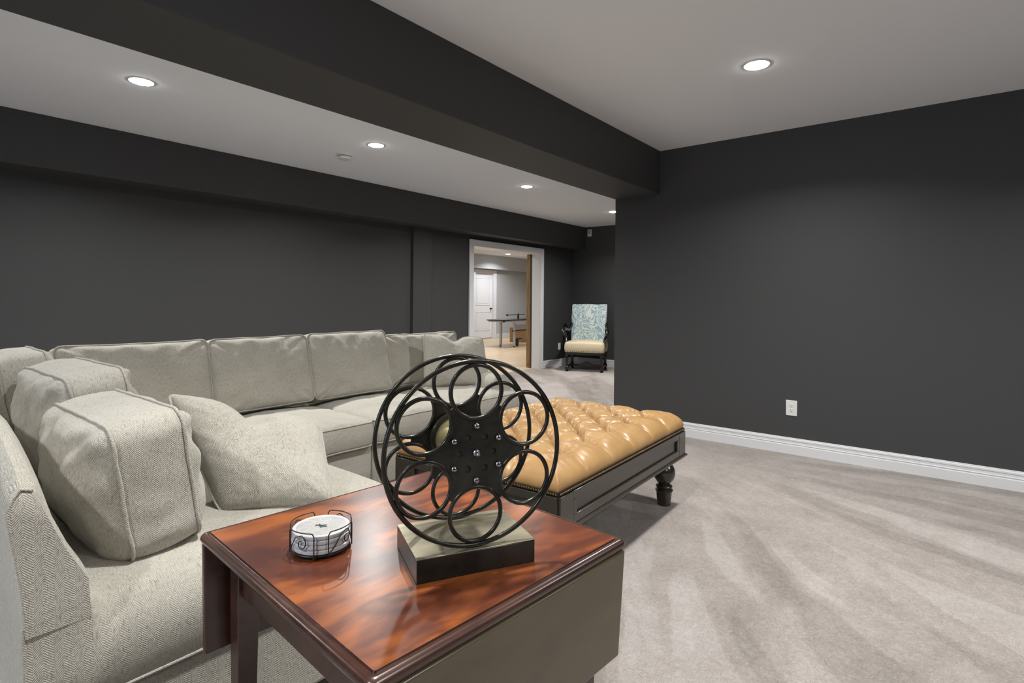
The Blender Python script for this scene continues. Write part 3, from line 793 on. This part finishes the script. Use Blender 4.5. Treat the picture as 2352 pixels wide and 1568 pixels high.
# ------------------------------------------------------------------ film reel sculpture
reel = thing('film_reel_sculpture', 'dark bronze film reel sculpture standing on a square metal block on the table', 'sculpture', (.744, .705, TZ), -.485)
bt = .041
m = MB(); m.box(-.108, .108, -.0775, .0775, .0, bt-.0016); m.build('base_block', MT['reel'], reel, bevel=.0015, seg=2)
m = MB(); m.box(-.1082, .1082, -.0777, .0777, bt-.0016, bt); m.build('base_lit_top', MT['lit_patina'], reel, bevel=.0005, seg=2)  # added top sheet: ceiling reflection painted as a lighter patina than the sides
def plate_mesh():
    cu_ = bpy.data.curves.new('plate_curve', 'CURVE'); cu_.dimensions = '2D'; cu_.fill_mode = 'BOTH'; cu_.extrude = .0016
    Rc, rr = .1045, .0462
    pts = []
    for k in range(6):
        th = PI/2+k*PI/3; cx, cy = Rc*math.cos(th), Rc*math.sin(th)
        for i in range(19):
            a = th+math.radians(240-120*i/18)
            a = th+math.radians(240) - math.radians(120)*i/18
            pts.append((cx+rr*math.cos(a), cy+rr*math.sin(a)))
    # order by walking circle to circle the other way round
    pts = []
    for k in range(6):
        th = PI/2+k*PI/3; cx, cy = Rc*math.cos(th), Rc*math.sin(th)
        for i in range(19):
            a = th+math.radians(240-120*i/18); pts.append((cx+rr*math.cos(a), cy+rr*math.sin(a)))
    def spl(pp):
        s_ = cu_.splines.new('POLY'); s_.points.add(len(pp)-1)
        for p, q in zip(s_.points, pp): p.co = (q[0], q[1], 0, 1)
        s_.use_cyclic_u = True
    spl(pts)
    for k in range(6):
        a = k*PI/3+PI/3*0; spl([(.031*math.cos(a)+.0062*math.cos(q), .031*math.sin(a)+.0062*math.sin(q)) for q in [2*PI*i/16 for i in range(16)]])
    ob = bpy.data.objects.new('tmp', cu_); COL.objects.link(ob)
    dg = bpy.context.evaluated_depsgraph_get(); me = bpy.data.meshes.new_from_object(ob.evaluated_get(dg))
    bpy.data.objects.remove(ob); bpy.data.curves.remove(cu_)
    me.transform(RX(PI/2)); me.materials.clear(); me.materials.append(MT['reel'])
    return me
pm = plate_mesh()
FR = (.711, .647); BK = (.777, .759)
def to_local(p):
    d_ = Vector((p[0]-.744, p[1]-.705, 0)); return RZ(.485) @ d_
Rr = .1595
for wi, (P0, Rr) in enumerate(((FR, .1595), (BK, .1580))):
    lp = to_local(P0); zc = bt+Rr+.0040
    pl = bpy.data.objects.new('reel_plate', pm); COL.objects.link(pl); pl.parent = reel; pl.location = (lp.x, lp.y, zc)
    m = MB(); m.tube([(Rr*math.cos(a), 0, Rr*math.sin(a)) for a in [2*PI*k/96 for k in range(96)]], .0042, 12, closed=True); m.build('rim', MT['reel'], pl)
    for k in range(6):
        th = PI/2+k*PI/3; cx, cz = .1062*math.cos(th), .1062*math.sin(th)
        m = MB(); m.tube([(cx+.0468*math.cos(a), 0, cz+.0468*math.sin(a)) for a in [2*PI*i/56 for i in range(56)]], .0039, 10, closed=True); m.build('ring', MT['reel'], pl)
    sg = -1 if wi == 0 else 1
    for k in range(7):
        th = PI/2+k*PI/3; r_ = .047 if k < 6 else 0
        m = MB(); s_ = 1. if k < 6 else 1.25
        m.lathe([(.0058*s_, 0), (.0058*s_, .002), (.0052*s_, .0042), (.0032*s_, .006), (.0001, .0066)], 18, ML(r_*math.cos(th), sg*.0015, r_*math.sin(th)) @ RX(PI/2 if sg < 0 else -PI/2), cap=False)
        if k == 6: m.lathe([(.004, 0), (.004, .012), (.002, .014)], 14, ML(0, sg*.0015, 0) @ RX(PI/2 if sg < 0 else -PI/2))
        m.build('bolt', MT['bolt'], pl)
f_, b_ = to_local(FR), to_local(BK); zc = bt+.1625
L_ = b_.y-f_.y
m = MB(); m.lathe([(.040, .004), (.040, L_-.012)], 48, ML(f_.x, f_.y, zc) @ RX(-PI/2)); m.build('spool_core', MT['core'], reel)
m = MB(); m.lathe([(.047, L_-.014), (.049, L_-.010), (.049, L_-.004), (.04, L_-.003)], 48, ML(f_.x, f_.y, zc) @ RX(-PI/2)); m.build('core_flange', MT['reel'], reel)
m = MB(); m.lathe([(.0395, .0018), (.0395, .0041)], 48, ML(f_.x, f_.y, zc) @ RX(-PI/2)); m.build('core_cap', MT['slot'], reel)

# ------------------------------------------------------------------ tufted ottoman
OA = math.radians(2.2); OL, OW = 1.36, .886
ux, uy = math.cos(OA), math.sin(OA)
oc = (1.722+OL/2*ux-OW/2*uy, 1.150+OL/2*uy+OW/2*ux, 0)
ott = thing('tufted_ottoman', 'large tan tufted leather ottoman on a dark wood frame with turned legs', 'ottoman', oc, OA)
FZ0, FZ1 = .285, .432
def leather_top():
    nx_, ny_ = 300, 200
    g = lambda n_: np.sign(np.linspace(-1, 1, n_))*(1-(1-np.abs(np.linspace(-1, 1, n_)))**1.35)
    U, V = np.meshgrid(g(nx_), g(ny_), indexing='ij')
    lx, ly = OL/2-.004, OW/2-.004
    X = U*lx; Y = V*ly
    ex = lx-np.abs(X); ey = ly-np.abs(Y)
    r = .085
    fx = np.sqrt(np.clip(1-(1-np.clip(ex/r, 0, 1))**2, 0, 1)); fy = np.sqrt(np.clip(1-(1-np.clip(ey/r, 0, 1))**2, 0, 1))
    base = .100*np.minimum(fx, fy)**.9*np.maximum(fx*fy, .001)**.12
    dome = .022*(1-U**2)*(1-V**2)
    # buttons
    p = OL/6; rows = 7; y0 = -OW/2+.135; dy = (OW-.27)/6
    B = []
    for k in range(rows):
        if k % 2 == 0: B.append([(-OL/2+p*i, y0+dy*k) for i in range(1, 6)])
        else: B.append([(-OL/2+p*(i+.5), y0+dy*k) for i in range(0, 6)])
    segs = []
    for k in range(rows-1):
        for a in B[k]:
            for b in B[k+1]:
                if abs(a[0]-b[0]) < p*.6: segs.append((a, b))
    for a in B[0]: segs.append((a, (a[0], -OW/2-.02)))
    for a in B[-1]: segs.append((a, (a[0], OW/2+.02)))
    for k in (1, 3, 5):
        segs.append((B[k][0], (-OL/2-.02, B[k][0][1]))); segs.append((B[k][-1], (OL/2+.02, B[k][-1][1])))
    D = np.full(X.shape, 9.)
    for (ax_, ay_), (bx, by) in segs:
        vx, vy = bx-ax_, by-ay_; t_ = np.clip(((X-ax_)*vx+(Y-ay_)*vy)/(vx*vx+vy*vy), 0, 1)
        D = np.minimum(D, np.hypot(X-ax_-t_*vx, Y-ay_-t_*vy))
    R = np.full(X.shape, 9.); TH = np.zeros(X.shape)
    for row in B:
        for bx, by in row:
            q = np.hypot(X-bx, Y-by); th = np.arctan2(Y-by, X-bx); msk = q < R; TH = np.where(msk, th, TH); R = np.where(msk, q, R)
    h = base+dome
    edge = np.clip(np.minimum(ex, ey)/.12, 0, 1)
    puff = 1-np.exp(-(D/.038)**1.1)
    h = h*(.83+.17*puff)-.022*np.exp(-D/.0065)*(.25+.75*edge)-.038*np.exp(-(R/.024)**1.3)*edge
    h += .0035*np.sin(TH*9+X*20)*np.exp(-((R-.035)/.022)**2)*edge
    h += .0016*np.sin(TH*17+Y*31)*np.exp(-((R-.05)/.02)**2)*edge
    # small waviness
    h += .0012*np.sin(X*61+np.sin(Y*47)*2)*np.sin(Y*53+np.sin(X*39)*2)
    # bulge outward over the frame near the edge
    hn = np.clip(h/.1, 0, 1)
    out = .012*np.sin(np.clip(hn, 0, 1)*PI)
    X2 = X+np.sign(X)*out*(ex < r)*(1-np.clip(ex/r, 0, 1)); Y2 = Y+np.sign(Y)*out*(ey < r)*(1-np.clip(ey/r, 0, 1))
    h = np.maximum(h, 0)
    co = np.stack([X2, Y2, FZ1+.001+h], -1).reshape(-1, 3)
    m = MB(); m.v = [Vector(c) for c in co]
    for i in range(nx_-1):
        for j in range(ny_-1):
            a = i*ny_+j; m.f.append((a, a+ny_, a+ny_+1, a+1))
    m.f.append(tuple([j for j in range(ny_)]+[i*ny_+ny_-1 for i in range(1, nx_)]+[(nx_-1)*ny_+j for j in range(ny_-2, -1, -1)]+[i*ny_ for i in range(nx_-2, 0, -1)]))
    return m.build('leather_cushion', MT['leather'], ott, angle=80, normals=False)
leather_top()
m = MB()
hx_, hy_ = OL/2, OW/2
t_ = .022
m.box(-hx_, hx_, -hy_, -hy_+t_, FZ0, FZ1); m.box(-hx_, hx_, hy_-t_, hy_, FZ0, FZ1); m.box(-hx_, -hx_+t_, -hy_, hy_, FZ0, FZ1); m.box(hx_-t_, hx_, -hy_, hy_, FZ0, FZ1)
m.box(-hx_, hx_, -hy_, hy_, FZ1-.012, FZ1+.001)
m.build('frame', MT['espresso'], ott, bevel=.002)
def rail_detail(L_, M):
    m = MB(); st = .095
    # stiles and raised border leaving a recessed field
    for s_ in (-1, 1): m.box(s_*(L_/2-st) if s_ < 0 else L_/2-st, s_*L_/2 if s_ > 0 else -L_/2+st if False else s_*L_/2, -.008, 0, FZ0+.012, FZ1-.006, M) if False else None
    m.box(-L_/2, -L_/2+st, -.0115, 0, FZ0+.012, FZ1-.008, M); m.box(L_/2-st, L_/2, -.0115, 0, FZ0+.012, FZ1-.008, M)
    m.box(-L_/2+st+.001, L_/2-st-.001, -.011, 0, FZ1-.040, FZ1-.008, M); m.box(-L_/2+st+.001, L_/2-st-.001, -.011, 0, FZ0+.012, FZ0+.046, M)
    m.box(-L_/2+st+.001, -L_/2+st+.03, -.011, 0, FZ0+.046, FZ1-.040, M); m.box(L_/2-st-.03, L_/2-st-.001, -.011, 0, FZ0+.046, FZ1-.040, M)
    return m
for L_, M in ((OL, ML(0, -hy_, 0)), (OL, ML(0, hy_, 0) @ RZ(PI)), (OW, ML(-hx_, 0, 0) @ RZ(-PI/2)), (OW, ML(hx_, 0, 0) @ RZ(PI/2))):
    rail_detail(L_, M).build('rail_panel', MT['espresso'], ott, bevel=.0015)
m = MB()
pr = [(0, .016), (.007, .016), (.009, .012), (.014, .009), (.019, .006), (.019, 0), (0, 0)]
rr_ = []
for d_, z_ in pr: rr_.append([(sx*(hx_+d_), sy*(hy_+d_), FZ0-.002+z_) for sx, sy in ((-1, -1), (1, -1), (1, 1), (-1, 1))])
for r_ in rr_: m.v += [Vector(p) for p in r_]
for i in range(len(rr_)-1):
    for k in range(4): a = i*4+k; b_ = i*4+(k+1) % 4; m.f.append((a, b_, b_+4, a+4))
m.build('base_molding', MT['espresso'], ott, smooth=False)
LEG = [(.036, .285), (.036, .262), (.040, .258), (.047, .250), (.047, .242), (.038, .236), (.033, .228), (.036, .222), (.048, .208), (.056, .186), (.057, .165), (.052, .143), (.040, .122), (.030, .112), (.028, .107),
       (.040, .100), (.043, .094), (.038, .086), (.036, .082), (.044, .076), (.046, .070), (.042, .064), (.040, .058), (.037, .035), (.033, .012), (.034, .008), (.034, 0)]
for sx in (-1, 1):
    for sy in (-1, 1):
        m = MB(); m.lathe([(r_*1.09, z_+(.012 if .05 < z_ < .24 else 0)) for r_, z_ in LEG], 32, ML(sx*(hx_-.062), sy*(hy_-.088), 0)); m.build('leg', MT['espresso'], ott, angle=35)
# nailhead trim
nail = MB(); nail.lathe([(.0046, 0), (.0044, .0012), (.003, .0028), (.0001, .0034)], 10, cap=False)
allp = []
sp_ = .0112
for i in range(int(OL/sp_)):
    x = -hx_+.006+i*sp_; allp.append((x, -hy_-.0075, 0)); allp.append((x, hy_+.0075, 2))
for i in range(int(OW/sp_)):
    y = -hy_+.006+i*sp_; allp.append((-hx_-.0075, y, 3)); allp.append((hx_+.0075, y, 1))
allp.sort(key=lambda p: math.hypot(p[0]+hx_, p[1]+hy_)+(10 if p[2] in (1, 2) else 0))
def nailM(p):
    r_ = {0: RX(PI/2), 2: RX(-PI/2), 3: RY(-PI/2), 1: RY(PI/2)}[p[2]]
    return ML(p[0], p[1], FZ1+.0015) @ r_
n0 = nail.build('nailhead', MT['brass'], ott); n0.matrix_local = nailM(allp[0])
for p in allp[1:100]:
    c_ = n0.copy(); COL.objects.link(c_); c_.parent = ott; c_.matrix_local = nailM(p)
m = MB()
for p in allp[100:]: m.add(nail.v, nail.f, nailM(p))
rest = m.build('nailhead_trim', MT['brass'], ott); rest['kind'] = 'stuff'
m = MB()
for sy in (-1, 1): m.box(-hx_, hx_, sy*(hy_+.004)-.0035, sy*(hy_+.004)+.0035, FZ1-.003, FZ1+.006)
for sx in (-1, 1): m.box(sx*(hx_+.004)-.0035, sx*(hx_+.004)+.0035, -hy_, hy_, FZ1-.003, FZ1+.006)
m.build('gimp_band', MT['ebony'], ott, smooth=False)

# ------------------------------------------------------------------ high-back armchair
ca = math.radians(-157.6)+PI/2        # local -Y faces the camera side
chair = thing('armchair', 'tall black framed armchair with pale blue patterned back and cream seat in far corner', 'armchair', (8.0, 4.80, 0), ca)
W_, D_ = .31, .27
TL_ = [(.022, .33), (.022, .29), (.030, .282), (.034, .270), (.030, .258), (.024, .248), (.026, .23), (.019, .13), (.017, .115), (.028, .108), (.028, .100), (.020, .095), (.034, .082), (.034, .048), (.026, .038), (.018, .030), (.026, .018), (.028, 0)]
for sx in (-1, 1):
    for y in (-D_+.02, D_-.02):
        m = MB(); m.lathe(TL_, 8 if y < 0 else 12, ML(sx*(W_-.025), y, 0)); m.build('leg', MT['ebony'], chair, angle=30)
m = MB(); m.box(-W_+.01, W_-.01, -D_, D_, .275, .34); m.build('seat_rail', MT['ebony'], chair, bevel=.006)
m, lp = cushion(2*W_+.02, .15, 2*D_+.02, rc=.04, cr=.035, crb=.0, side=.012, seed=40, wr=.001)
M = ML(0, -.01, .395) @ RX(-PI/2); m.v = [M @ v for v in m.v]; m.build('seat', MT['cream'], chair, angle=75)
# upholstered back: slightly raked slab
m, lp = cushion(.60, .075, .70, rc=.018, cr=.02, crb=.008, side=.003, seed=41, wr=.001)
M = ML(0, D_+.015, .755) @ RX(-math.radians(8)); m.v = [M @ v for v in m.v]; m.build('backrest', MT['damask'], chair, angle=60)
for sx in (-1, 1):
    m = MB()
    x = sx*(W_-.005)
    pts = [(x*.97, D_+.03, .80), (x*.98, D_-.01, .77), (x*1.01, D_-.06, .70), (x*1.06, D_-.16, .665), (x*1.12, D_-.28, .68), (x*1.16, D_-.38, .69), (x*1.17, D_-.45, .675), (x*1.17, D_-.475, .64), (x*1.17, D_-.455, .61), (x*1.17, D_-.42, .62)]
    m.tube(pts, [.024, .026, .026, .026, .028, .032, .034, .032, .026, .018], 10)
    m.build('armrest', MT['ebony'], chair)
    m = MB(); pts = [(x*1.15, D_-.42, .655), (x*1.12, D_-.38, .59), (x*1.04, D_-.41, .53), (x*1.03, D_-.46, .46), (x*1.02, D_-.45, .40), (x, D_-.44, .33)]
    m.tube(pts, [.02, .024, .018, .022, .024, .02], 10); m.build('arm_support', MT['ebony'], chair)
m = MB(); m.extrude([(-W_+.04, .085), (-.14, .10), (-.10, .095), (-.05, .125), (0, .15), (.05, .125), (.10, .095), (.14, .10), (W_-.04, .085), (W_-.04, .062), (.12, .066), (.06, .05), (0, .042), (-.06, .05), (-.12, .066), (-W_+.04, .062)], 'y', -.012, .012, ML(0, .02, 0))
m.build('stretcher', MT['ebony'], chair, bevel=.004)
for sx in (-1, 1):
    m = MB(); m.tube([(sx*(W_-.025), -D_+.03, .065), (sx*(W_-.025), 0, .075), (sx*(W_-.025), D_-.03, .065)], [.014, .018, .014], 10); m.build('stretcher', MT['ebony'], chair)
nl = MB(); nl.lathe([(.0075, 0), (.006, .003), (.0001, .005)], 10, cap=False)
nn = None
for i in range(17):
    M = ML(-W_+.012+(2*W_-.024)*i/16, -D_-.034, .338) @ RX(PI/2)
    if nn is None: nn = nl.build('nailhead', MT['ebony'], chair); nn.matrix_local = M
    else:
        c_ = nn.copy(); COL.objects.link(c_); c_.parent = chair; c_.matrix_local = M

# ------------------------------------------------------------------ game table in the next room
gt = thing('game_table', 'white game table with black edged top and rods, seen through the doorway', 'table', (10.72, 8.47, 0), .12)
x0_ = -.60; x1_ = 1.5
m = MB(); m.box(x0_, x1_, -.02, .46, .665, .69); m.build('edge_frame', MT['black'], gt, bevel=.003)
m = MB(); m.box(x0_+.06, x1_, -.012, .45, .635, .664); m.build('apron', MT['silver'], gt, bevel=.003)
m = MB(); m.box(x0_+.0, x0_+.07, -.03, .0, .63, .665); m.build('corner_bracket', MT['black'], gt, bevel=.002)
for x in (-.03, 1.3):
    for y in (.02, .42):
        m = MB(); m.box(x-.022, x+.028, y-.03, y+.02, .035, .615); m.build('leg', MT['silver'], gt, bevel=.003)
        m = MB(); m.lathe([(.02, 0), (.022, .02), (.014, .036)], 14, ML(x, y, 0)); m.build('foot', MT['black'], gt)
m = MB(); m.box(0, 1.3, 0, .03, .43, .56); m.build('side_panel', MT['silver'], gt, bevel=.003)
m = MB(); m.box(-.05, 1.3, -.012, .018, .395, .42); m.lathe([(.02, 0), (.02, .03)], 14, ML(-.13, 0, .405) @ RY(PI/2)); m.build('cross_bar', MT['black'], gt)
m = MB(); m.tube([(-.22, .1, .80), (.4, .1, .80), (.62, .1, .80)], .010, 10); m.lathe([(.015, 0), (.028, .01), (.028, .03), (.012, .045)], 14, ML(-.25, .1, .80) @ RY(PI/2)); m.build('rod', MT['black'], gt)
m = MB(); m.box(.28, .32, .09, .12, .69, .83); m.build('net_post', MT['black'], gt, bevel=.002)
m = MB(); M = ML(.28, .12, .062) @ RY(0) @ RX(PI/2); m.lathe([(.058, -.014), (.062, -.008), (.062, .008), (.058, .014)], 24, M); m.build('caster_wheel', MT['rubber'], gt)
m = MB(); m.box(.25, .31, .09, .15, .09, .19); m.box(.26, .5, .1, .14, .17, .20); m.build('caster_fork', MT['black'], gt, bevel=.004)
t = thing('cardboard_box', 'small brown cardboard box beneath the game table', 'box', (12.28, 9.5, 0), .1)
m = MB(); m.box(-.2, .3, -.15, .25, 0, .40); m.build('box_body', MT['card'], t, bevel=.002)
m = MB(); m.box(-.2, .3, .047, .053, .4, .401); m.build('tape_strip', MT['pine'], t, smooth=False)
